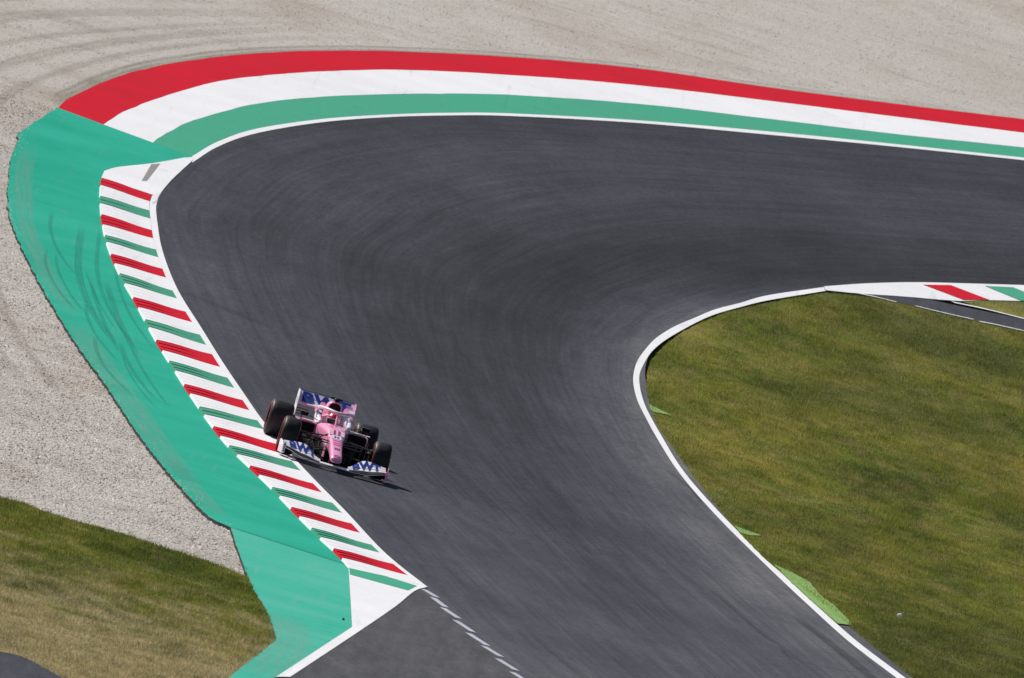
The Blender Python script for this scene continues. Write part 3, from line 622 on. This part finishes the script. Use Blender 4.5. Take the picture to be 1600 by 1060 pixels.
def lettering(text, fn, m, parent, bold=0.02, name='lettering', squeeze=1.0, lift=0.006, cuts=14):
    """flat print laid on a curved panel: fn(u, v) with u, v in 0..1 over the text's box"""
    cu = bpy.data.curves.new('t', 'FONT'); cu.body = text; cu.offset = bold; cu.resolution_u = 3; cu.space_character = squeeze
    ob = bpy.data.objects.new('t', cu); me = bpy.data.meshes.new_from_object(ob); bpy.data.objects.remove(ob); bpy.data.curves.remove(cu)
    bm = bmesh.new(); bm.from_mesh(me); xs = [v.co.x for v in bm.verts]; ys = [v.co.y for v in bm.verts]; x0, x1, y0, y1 = min(xs), max(xs), min(ys), max(ys)
    for i in range(1, cuts): bmesh.ops.bisect_plane(bm, geom=bm.verts[:] + bm.edges[:] + bm.faces[:], plane_co=(x0 + (x1 - x0) * i / cuts, 0, 0), plane_no=(1, 0, 0), dist=1e-6)
    for i in range(1, 6): bmesh.ops.bisect_plane(bm, geom=bm.verts[:] + bm.edges[:] + bm.faces[:], plane_co=(0, y0 + (y1 - y0) * i / 6, 0), plane_no=(0, 1, 0), dist=1e-6)
    for v in bm.verts:
        u, w = (v.co.x - x0) / (x1 - x0), (v.co.y - y0) / (y1 - y0); p = Vector(fn(u, w)); e = .01
        nn = (Vector(fn(min(u + e, 1), w)) - Vector(fn(max(u - e, 0), w))).cross(Vector(fn(u, min(w + e, 1))) - Vector(fn(u, max(w - e, 0)))).normalized()
        if nn.x < 0 and abs(nn.x) > .05: nn = -nn
        v.co = p + nn * lift
    bm.to_mesh(me); bm.free(); me.name = name; me.materials.append(m); o = bpy.data.objects.new(name, me); return link(o, parent)

# ---- nose and monocoque: one loft, opened for the cockpit
secs = [(4.745, .215, .175, .050, 2.2), (4.73, .245, .155, .085, 2.3), (4.68, .268, .145, .103, 2.6), (4.55, .300, .155, .108, 2.8), (4.3, .355, .190, .110, 3), (4.0, .425, .225, .118, 3.2),
        (3.7, .488, .250, .130, 3.4), (3.48, .530, .265, .146, 3.6), (3.40, .545, .26, .158, 3.8), (3.26, .615, .25, .172, 3.8), (3.1, .632, .28, .186, 3.8), (2.8, .645, .33, .215, 3.4), (2.5, .652, .34, .255, 3.2),
        (2.40, .655, .34, .275, 3.2)]
body = [ring(x, 0, zt, zb, hw, 32, ex) for x, zt, zb, hw, ex in secs]
def cockpit_ring(x, zt, zb, hw, depth, iw):
    r_ = ring(x, 0, zt, zb, hw, 32, 3.4)
    for p in r_:
        if p[2] > (zt + zb) / 2 and abs(p[1]) < iw: p[2] = min(p[2], zt - depth)
    return r_
body += [cockpit_ring(2.36, .66, .33, .285, .24, .215), cockpit_ring(2.0, .675, .26, .33, .30, .25), cockpit_ring(1.62, .70, .06, .34, .30, .25)]
body += [ring(1.55, 0, .74, .06, .34, 32, 2.8, .72), ring(1.35, 0, .80, .06, .33, 32, 2.4, .5), ring(.9, 0, .74, .07, .27, 32, 2.2, .45), ring(.4, 0, .58, .09, .18, 32, 2.2, .5), ring(0, 0, .46, .12, .12, 32, 2.2, .6), ring(-.28, 0, .40, .18, .07, 32, 2.2, .8)]
hull = loft('bodywork', body, P_['pink'], angle=50)
loft('tub', [ring(x, 0, zt, .05, hw, 20, 3.5) for x, zt, hw in ((3.2, .27, .13), (2.8, .345, .17), (2.4, .36, .22), (1.6, .34, .28))], P_['carbon'])
# race number and sponsor print on the nose
def on_nose(x):
    return float(np.interp(-x, [-s_[0] for s_ in secs], [s_[1] for s_ in secs]))
def nose_patch(x0, x1, w, yc=0.0): return lambda u, v: (x0 + (x1 - x0) * v, yc + (u - .5) * w, on_nose(x0 + (x1 - x0) * v))
for yy in (-.042, .042): lettering('1', nose_patch(3.395, 3.265, .042, yy), P_['magenta'], hull, .03, 'race_number', 1.0, .008, 3)
surf('number_panel', lambda u, v: (3.405 - .15 * v, (u - .5) * .28, on_nose(3.405 - .15 * v) + .002), 6, 6, .004, P_['pale'], hull)
surf('sponsor_panel', lambda u, v: (3.64 - .20 * v, (u - .5) * .17, on_nose(3.64 - .20 * v) + .002), 4, 4, .003, P_['white'], hull)
for x0, n_ in ((3.60, 2), (3.78, 5), (3.92, 6), (4.04, 6), (4.30, 3)):
    for q in range(n_):
        w = (.15 if n_ > 3 else .11) / n_
        surf('print_mark', lambda u, v, x0=x0, q=q, w=w, n_=n_: (x0 - (.035 if n_ > 3 else .10) * v, (q - n_ / 2 + .12 + .76 * u) * w, on_nose(x0 - (.035 if n_ > 3 else .10) * v) + .006), 1, 1, .002, P_['blue'] if n_ == 2 else (P_['grey'] if n_ == 3 else P_['magenta']), hull)
em = [(4.70 - .0, 0)]
tube('nose_emblem', [(4.66 + .035 * math.cos(a), .055 * math.sin(a), on_nose(4.66 + .035 * math.cos(a)) + .004) for a in np.linspace(0, 2 * math.pi, 16, endpoint=False)], .006, .004, P_['grey'], hull, 6, True)

# cockpit surround: raised side pads in white with blue print
for sgn in (-1, 1):
    pad = loft('head_protection', [ring(x, sgn * yc, zt, zb, hw, 14, 2.6) for x, yc, zt, zb, hw in ((2.33, .262, .672, .60, .025), (2.2, .275, .70, .58, .045), (1.95, .285, .735, .57, .055), (1.7, .275, .755, .57, .065), (1.5, .25, .785, .56, .075))], P_['white'])
    lettering('BWT', lambda u, v, s=sgn: (2.12 - .30 * v * 1.0, s * .28 + (u - .5) * .11, .655 + .075 * v + .02), P_['blue'], pad, .04, lift=.012, cuts=3)
lining = loft('cockpit_lining', [ring(x, 0, .42, .34, .235, 12, 4) for x in (2.34, 1.6)], P_['carbon'])
# halo
hp = smooth_path([(1.50, .30, .75), (1.72, .33, .82), (2.0, .30, .872), (2.25, .20, .885), (2.40, .07, .872), (2.43, 0, .868)], 4)
hoop = [tuple(p) for p in hp] + [(p.x, -p.y, p.z) for p in reversed(hp[:-1])]
halo = tube('halo', hoop, .040, .032, P_['pale'], n=12)
tube('centre_strut', smooth_path([(2.425, 0, .86), (2.50, 0, .78), (2.62, 0, .645)], 4), .018, .03, P_['pink'], halo)
# roll hoop, air intake, engine cover, fin, camera
cover = loft('engine_cover', [ring(1.46, 0, .985, .755, .120, 24, 2.4), ring(1.42, 0, 1.0, .73, .138, 24, 2.4), ring(1.25, 0, 1.0, .66, .155, 24, 2.3), ring(.9, 0, .92, .60, .145, 24, 2.2), ring(.5, 0, .80, .5, .11, 24, 2.1), ring(.1, 0, .64, .42, .07, 24, 2), ring(-.22, 0, .50, .36, .03, 24, 2)], P_['pink'])
loft('air_intake', [ring(1.470, 0, .968, .775, .108, 24, 2.3), ring(1.30, 0, .94, .80, .07, 24, 2.3)], P_['carbon'], cover)
tube('intake_lip', [tuple(p) for p in ring(1.462, 0, .980, .763, .117, 24, 2.3)], .012, .012, P_['pink'], cover, 8, True)
plate('shark_fin', [(1.1, .96), (.2, .86), (-.25, .84), (-.25, .60), (.1, .62), (.6, .8)], -.006, .006, P_['pink'], cover)
tcam = loft('roll_hoop_camera', [ring(1.50, 0, 1.055, 1.015, .035, 16, 2.4), ring(1.46, 0, 1.07, 1.0, .055, 16, 2.4), ring(1.28, 0, 1.065, 1.005, .05, 16, 2.4), ring(1.2, 0, 1.045, 1.02, .02, 16, 2.4)], P_['carbon'])
loft('camera_arm', [ring(1.36, 0, 1.062, 1.022, .125, 12, 2.6), ring(1.28, 0, 1.062, 1.022, .125, 12, 2.6)], P_['carbon'], tcam); plate('camera_stem', [(1.45, .97), (1.43, 1.03), (1.27, 1.03), (1.25, .97)], -.012, .012, P_['carbon'], tcam)
tube('antenna', [(1.1, .0, .96), (1.07, .0, 1.06)], .006, .006, P_['carbon'], cover, 6)
# sidepods with dark inlets
for sgn in (-1, 1):
    pod = loft('sidepod', [ring(x, sgn * yc, zt, zb, hw, 24, ex) for x, yc, zt, zb, hw, ex in ((2.10, .47, .575, .37, .19, 4), (2.0, .475, .585, .34, .215, 3.8), (1.7, .46, .585, .20, .235, 3.2), (1.3, .42, .56, .12, .23, 3), (.9, .34, .50, .09, .20, 2.8), (.5, .25, .40, .08, .15, 2.6), (.1, .16, .30, .08, .09, 2.4))], P_['pink'])
    loft('inlet', [ring(2.106, sgn * .475, .552, .385, .178, 20, 4.5), ring(1.98, sgn * .475, .54, .40, .15, 20, 4)], P_['carbon'], pod)
    plate('inlet_vane', [(2.22, .60), (2.05, .60), (2.05, .585), (2.22, .588)], sgn * .30, sgn * .69, P_['pale'], pod)
    # mirror on two slender stays
    mir = loft('mirror', [ring(2.36, sgn * .565, .745, .690, .070, 16, 4), ring(2.34, sgn * .565, .76, .675, .085, 16, 4), ring(2.26, sgn * .565, .755, .68, .082, 16, 4)], P_['carbon'])
    tube('mirror_stay', [(2.28, sgn * .50, .70), (2.2, sgn * .30, .64)], .012, .006, P_['carbon'], mir, 8); tube('mirror_stay', [(2.28, sgn * .60, .69), (2.12, sgn * .60, .58)], .012, .006, P_['carbon'], mir, 8)
    tube('mirror_rim', [(2.363, sgn * (.565 + .073 * a), .7175 + .03 * b) for a, b in ((-1, -1), (-1, 1), (1, 1))], .005, .005, P_['white'], mir, 6)
    # barge boards
    for k, (x0, x1, y0, y1, zt) in enumerate(((3.05, 2.45, .27, .42, .34), (2.85, 2.35, .40, .56, .42), (2.65, 2.20, .54, .66, .46), (2.42, 2.15, .66, .70, .50), (2.25, 2.05, .70, .715, .55))):
        plate('barge_board', [(x0, .06), (x1, .06), (x1, zt * .8), (x1 + (x0 - x1) * .4, zt), (x0, zt * .55)], lambda x, z, y0=y0, y1=y1, x0=x0, x1=x1, s=sgn: s * (y0 + (y1 - y0) * (x0 - x) / (x0 - x1)), lambda x, z, y0=y0, y1=y1, x0=x0, x1=x1, s=sgn: s * (y0 + .008 + (y1 - y0) * (x0 - x) / (x0 - x1)), P_['carbon'] if k != 3 else P_['magenta'])
    plate('turning_vane', [(3.55, .12), (3.1, .10), (3.1, .27), (3.5, .27)], sgn * .13, sgn * .138, P_['pink'])
# floor and diffuser
def fl(pts, z0, z1, name, m, parent=car):
    n = len(pts); V = [(x, y, z0) for x, y in pts] + [(x, y, z1) for x, y in pts]
    return mesh_obj(name, V, [tuple(range(n)), tuple(range(n, 2 * n))] + [(i, (i + 1) % n, n + (i + 1) % n, n + i) for i in range(n)], m, parent, smooth_=False, bev=.004)
half = [(3.25, .10), (2.9, .15), (2.6, .33), (2.3, .70), (1.9, .79), (.75, .79), (.40, .62), (-.1, .52)]
fl(half + [(x, -y) for x, y in reversed(half)], .045, .065, 'floor', P_['carbon']); fl([(3.2, .08), (-.1, .15), (-.1, -.15), (3.2, -.08)], .030, .044, 'plank', P_['grey'])
for y in (-.5, -.3, -.12, .12, .3, .5): plate('diffuser_fence', [(.1, .06), (-.45, .08), (-.45, .24), (-.2, .18)], y - .005, y + .005, P_['carbon'])
surf('diffuser', lambda u, v: (.1 - .55 * v, (u - .5) * 1.04, .07 + .17 * v ** 1.3), 6, 6, .01, P_['carbon'])
loft('crash_structure', [ring(-.2, 0, .42, .26, .07, 16, 3), ring(-.72, 0, .37, .29, .045, 16, 3)], P_['carbon'])
tube('exhaust', [(-.15, 0, .44), (-.42, 0, .45)], .06, .06, P_['metal'], n=14)

# ---- front wing
def fwing(sgn):
    def f(t, c):
        y = sgn * (.255 + .685 * t); le = 4.74 - .16 * t ** 1.5; te = 4.22 - .12 * t + .22 * (1 - smooth(t / .3))
        ht = .020 + .155 * smooth(t / .45) - .115 * smooth((t - .50) / .50)
        x = le + (te - le) * c; z = .088 + .012 * smooth(t * 2) + .085 * smooth((t - .45) / .55) + ht * c ** 1.25
        return (x, y, z)
    return f
wing = surf('front_wing', lambda u, v: (4.755 - .22 * v, (u - .5) * .54, .082 + .018 * math.sin(v * 3.0)), 8, 5, .016, P_['white'])
for sgn in (-1, 1):
    f = fwing(sgn)
    for q, (c0, c1) in enumerate(((0.0, .27), (.28, .48), (.488, .745), (.752, 1.0))):
        surf('flap', lambda u, v, c0=c0, c1=c1, q=q: (lambda p: (p[0], p[1], p[2] + .006 * q))(f(u, c0 + (c1 - c0) * v)), 14, 4, .009, P_['white'] if q else P_['carbon'], wing)
    g = lambda u, v, s=sgn: (lambda p: (p[0], p[1], p[2] + .018))(fwing(s)(((.12 + .74 * u) if s > 0 else (.86 - .74 * u)), .34 + .64 * v))
    lettering('BWT', g, P_['blue'], wing, .045, squeeze=1.0, lift=.010)
    surf('pink_trim', lambda u, v, s=sgn: (lambda p: (p[0] + .012, p[1], p[2] - .012))(fwing(s)(u * .98, .0 + .02 * v)), 12, 1, .009, P_['white'], wing)
    m_ = P_['white'] if sgn < 0 else P_['pink']
    ep = plate('wing_endplate', [(4.60, .05), (4.12, .05), (4.08, .26), (4.16, .285), (4.40, .27), (4.57, .15)], lambda x, z, s=sgn: s * (.945 + .05 * (4.6 - x) / .5), lambda x, z, s=sgn: s * (.957 + .05 * (4.6 - x) / .5), m_, wing)
    fl([(4.64, sgn * .90), (4.10, sgn * .92), (4.10, sgn * 1.0), (4.60, sgn * .975)], .045, .058, 'footplate', P_['carbon'] if sgn < 0 else P_['pink'], wing)
    if sgn < 0:
        box('endplate_panel', (4.585, -.945, .165), (.02, .055, .20), P_['white'], wing, .006)
        lettering('BWT', lambda u, v: (4.60, -.945 + (v - .5) * .040, .235 - .15 * u), P_['blue'], wing, .03, lift=.004, cuts=4)
    else:
        box('endplate_panel', (4.585, .952, .15), (.02, .045, .17), P_['pink'], wing, .006); box('endplate_fin', (4.56, .985, .20), (.06, .05, .012), P_['pink'], wing, .003); box('endplate_fin', (4.56, .985, .14), (.06, .05, .012), P_['pink'], wing, .003)
    for yy in (.13,):
        plate('nose_pylon', [(4.66, .085), (4.40, .085), (4.30, .27), (4.60, .22)], sgn * .088, sgn * .098, P_['carbon'], wing)
    for yy in (.42, .66): plate('flap_bracket', [(4.62, .08), (4.35, .08), (4.35, .16), (4.55, .12)], sgn * yy - .004, sgn * yy + .004, P_['carbon'], wing)

# ---- rear wing
def rw(u, v): return (-.36 - .34 * v ** .8, (u - .5) * 1.03, .695 + .045 * v + .155 * v ** 1.25)
rwing = surf('rear_wing', lambda u, v: rw(u, v * .52), 10, 6, .014, P_['lilac'])
surf('drs_flap', lambda u, v: (lambda p: (p[0] - .01, p[1], p[2] + .012))(rw(u, .54 + .46 * v)), 10, 5, .010, P_['lilac'], rwing)
surf('trailing_edge', lambda u, v: (lambda p: (p[0] - .012, p[1], p[2] + .014 + .010 * v))(rw(u, 1.0)), 10, 1, .012, P_['carbon'], rwing)
lettering('BWT', lambda u, v: (lambda p: (p[0] + .01, p[1], p[2] + .008))(rw(.06 + .88 * u, .14 + .80 * v)), P_['blue'], rwing, .052, squeeze=1.08, lift=.012)
for yy in (-.06, .37):
    surf('pink_spot', lambda u, v, yy=yy: (lambda p: (p[0] + .045, p[1], p[2] + .012))(rw(.5 + yy + .052 * (.02 + v) * math.cos(u * 2 * math.pi), .29 + .27 * v * math.sin(u * 2 * math.pi))), 20, 2, .006, P_['pink'], rwing)
surf('lower_trim', lambda u, v: (lambda p: (p[0] + .010, p[1], p[2] - .008))(rw(u, .03 * v)), 10, 1, .014, P_['pink'], rwing)
for sgn in (-1, 1):
    plate('wing_endplate', [(-.30, .50), (-.28, .78), (-.36, .922), (-.76, .922), (-.80, .70), (-.78, .40), (-.55, .20), (-.35, .20), (-.42, .38)], lambda x, z, s=sgn: s * (.520 - .06 * max(0, .55 - z)), lambda x, z, s=sgn: s * (.532 - .06 * max(0, .55 - z)), P_['white'] if sgn < 0 else P_['pink'], rwing)
    plate('wing_pylon', [(-.40, .36), (-.52, .36), (-.60, .73), (-.48, .73)], sgn * .035, sgn * .050, P_['carbon'], rwing)
    for k in range(3): box('endplate_slat', (-.42, sgn * .40, .60 - .05 * k), (.10, .22, .008), P_['carbon'], rwing, .002)
box('rain_light', (-.73, 0, .33), (.03, .10, .07), P_['red'], car, .006)

# ---- wheels
def wheel(x, y, w, sgn, steer=0.0):
    H = bpy.data.objects.new; r = .335; n = 56
    prof = [(-.5, .205), (-.52, .235), (-.52, .275), (-.475, .312), (-.40, .329), (-.2, .3345), (0, .335), (.2, .3345), (.40, .329), (.475, .312), (.52, .275), (.52, .235), (.5, .205)]
    def lathe(name, pr, m, parent):
        V, Fc, k = [], [], len(pr)
        for i in range(n):
            a = 2 * math.pi * i / n
            for (q, rr) in pr: V.append((rr * math.cos(a), q, rr * math.sin(a)))
        for i in range(n):
            for j in range(k - 1): Fc.append((i * k + j, i * k + j + 1, ((i + 1) % n) * k + j + 1, ((i + 1) % n) * k + j))
        return mesh_obj(name, V, Fc, m, parent, angle=60)
    wh = lathe('wheel', [(-w * .46, .0), (-w * .46, .06), (-w * .42, .085), (-w * .38, .19), (-w * .49, .207), (w * .49, .207), (w * .38, .19), (w * .42, .085), (w * .46, .06), (w * .46, .0)], P_['carbon'], car)
    wh.location = (x, y, r); wh.rotation_euler = (R(2.2) * sgn * (1 if x > 1 else .5), 0, steer)
    lathe('tyre', [(q * w, rr) for q, rr in prof], P_['tyre'], wh)
    for s_ in (-1, 1):
        lathe('sidewall_band', [(s_ * w * .523, .262), (s_ * w * .526, .265), (s_ * (w * .524), .275), (s_ * w * .519, .279)], P_['red'], wh)
        lathe('wheel_nut', [(s_ * w * .47, 0), (s_ * w * .47, .03), (s_ * w * .44, .035)], P_['metal'], wh)
    return wh
for sgn in (-1, 1):
    wheel(3.65, sgn * .845, .305, sgn, R(-1.5)); wheel(0.0, sgn * .795, .405, sgn)
    # brake ducts and suspension arms
    box('brake_duct', (3.66, sgn * .66, .335), (.30, .06, .30), P_['carbon'], car, .03); box('brake_duct', (.02, sgn * .565, .335), (.28, .05, .30), P_['carbon'], car, .03)
    for a, b in (((3.85, .13, .44), (3.66, .66, .46)), ((3.42, .16, .50), (3.64, .66, .46)), ((3.85, .12, .27), (3.68, .66, .20)), ((3.36, .16, .27), (3.62, .66, .20)), ((3.50, .16, .54), (3.66, .64, .24)), ((3.74, .13, .40), (3.76, .66, .38))):
        tube('suspension_arm', [(a[0], sgn * a[1], a[2]), (b[0], sgn * b[1], b[2])], .024, .011, P_['carbon'], n=8)
    for a, b in (((.35, .15, .40), (.02, .57, .44)), ((-.25, .08, .38), (-.02, .57, .44)), ((.35, .15, .20), (.02, .57, .22)), ((-.22, .08, .22), (-.02, .57, .22)), ((.25, .15, .22), (.04, .57, .40))):
        tube('suspension_arm', [(a[0], sgn * a[1], a[2]), (b[0], sgn * b[1], b[2])], .022, .012, P_['carbon'], n=8)
    tube('brake_cooling_fin', [(3.78, sgn * .60, .42), (3.62, sgn * .62, .44)], .02, .006, P_['metal'], n=6)
# steering wheel
sw = mesh_obj('steering_wheel', [(2.20 - .01 * i, y, z) for i in (0, 3) for y, z in ((-.13, .53), (-.10, .575), (.10, .575), (.13, .53), (.11, .47), (.05, .455), (-.05, .455), (-.11, .47))],
   [tuple(range(8)), tuple(range(8, 16))] + [(i, (i + 1) % 8, 8 + (i + 1) % 8, 8 + i) for i in range(8)], P_['carbon'], bev=.006)

# ================================================================== the driver
suit = gloss('race_suit', (0.70, 0.30, 0.46), 0.8, 0.0)
sk_v, sk_e, sk_r = [], [], []
def bone(p, parent, r_):
    sk_v.append(p); sk_r.append(r_)
    if parent is not None: sk_e.append((parent, len(sk_v) - 1))
    return len(sk_v) - 1
pel = bone((1.72, 0, .22), None, (.15, .12)); spine = bone((1.66, 0, .36), pel, (.15, .12)); chest = bone((1.63, 0, .49), spine, (.16, .12)); neck = bone((1.68, 0, .595), chest, (.065, .065)); head = bone((1.78, 0, .66), neck, (.08, .08)); bone((1.80, 0, .72), head, (.075, .08))
for s_ in (-1, 1):
    sh = bone((1.66, s_ * .17, .53), chest, (.07, .065)); el = bone((1.88, s_ * .215, .42), sh, (.05, .048)); wr = bone((2.10, s_ * .145, .50), el, (.034, .030)); pa = bone((2.165, s_ * .125, .515), wr, (.034, .022))
    for q in range(4):
        k1 = bone((2.205, s_ * (.13 - .003 * q), .545 - .021 * q), pa, (.011, .011)); k2 = bone((2.225, s_ * (.105 - .002 * q), .545 - .021 * q), k1, (.010, .010)); bone((2.21, s_ * .085, .544 - .021 * q), k2, (.009, .009))
    t1 = bone((2.17, s_ * .098, .545), pa, (.012, .012)); bone((2.185, s_ * .080, .560), t1, (.010, .010))
    hip = bone((1.80, s_ * .10, .20), pel, (.09, .085)); kn = bone((2.32, s_ * .11, .40), hip, (.065, .065)); an = bone((2.78, s_ * .09, .30), kn, (.045, .045)); bone((2.84, s_ * .09, .38), an, (.04, .035))
me = bpy.data.meshes.new('person'); me.from_pydata(sk_v, sk_e, []); me.materials.append(suit)
person = bpy.data.objects.new('person', me); link(person, label='driver in a red and white helmet seated in the pink race car', cat='person')
person.location, person.rotation_euler = CAR_MATRIX
md = person.modifiers.new('skin', 'SKIN'); md.use_smooth_shade = True
if not me.skin_vertices: 
    bpy.context.view_layer.objects.active = person
for i, sv in enumerate(me.skin_vertices[0].data): sv.radius = sk_r[i]; sv.use_root = (i == 0)
ss = person.modifiers.new('sub', 'SUBSURF'); ss.levels = ss.render_levels = 2
# helmet: shell with chin bar, visor band, red crown
def hel(a, b, k=1.0):                          # a = azimuth (0 = forward), b = elevation
    ca, sa, cb, sb = math.cos(a), math.sin(a), math.cos(b), math.sin(b)
    rx = .150 if ca > 0 else .145; z = .142 * sb if sb > 0 else .150 * sb
    chin = .022 * max(0, ca) ** 2 * max(0, -sb) * 2
    return (1.80 + k * (rx * ca * cb) + chin, k * .118 * sa * cb, .690 + k * z * .93)
def hel_zone(name, a0, a1, b0, b1, m, k, parent, na=28, nb=8): return surf(name, lambda u, v: hel(a0 + (a1 - a0) * u, b0 + (b1 - b0) * v, k), na, nb, .006, m, parent)
hm = hel_zone('helmet', -math.pi, math.pi, R(-62), R(89), P_['white'], 1.0, person, 40, 18)
hel_zone('visor', R(-72), R(72), R(-26), R(10), P_['visor'], 1.035, hm)
hel_zone('crown_stripe', -math.pi, math.pi, R(16), R(89), P_['helmet_red'], 1.03, hm, 40)
hel_zone('chin_stripe', R(-50), R(50), R(-55), R(-32), P_['helmet_red'], 1.02, hm)
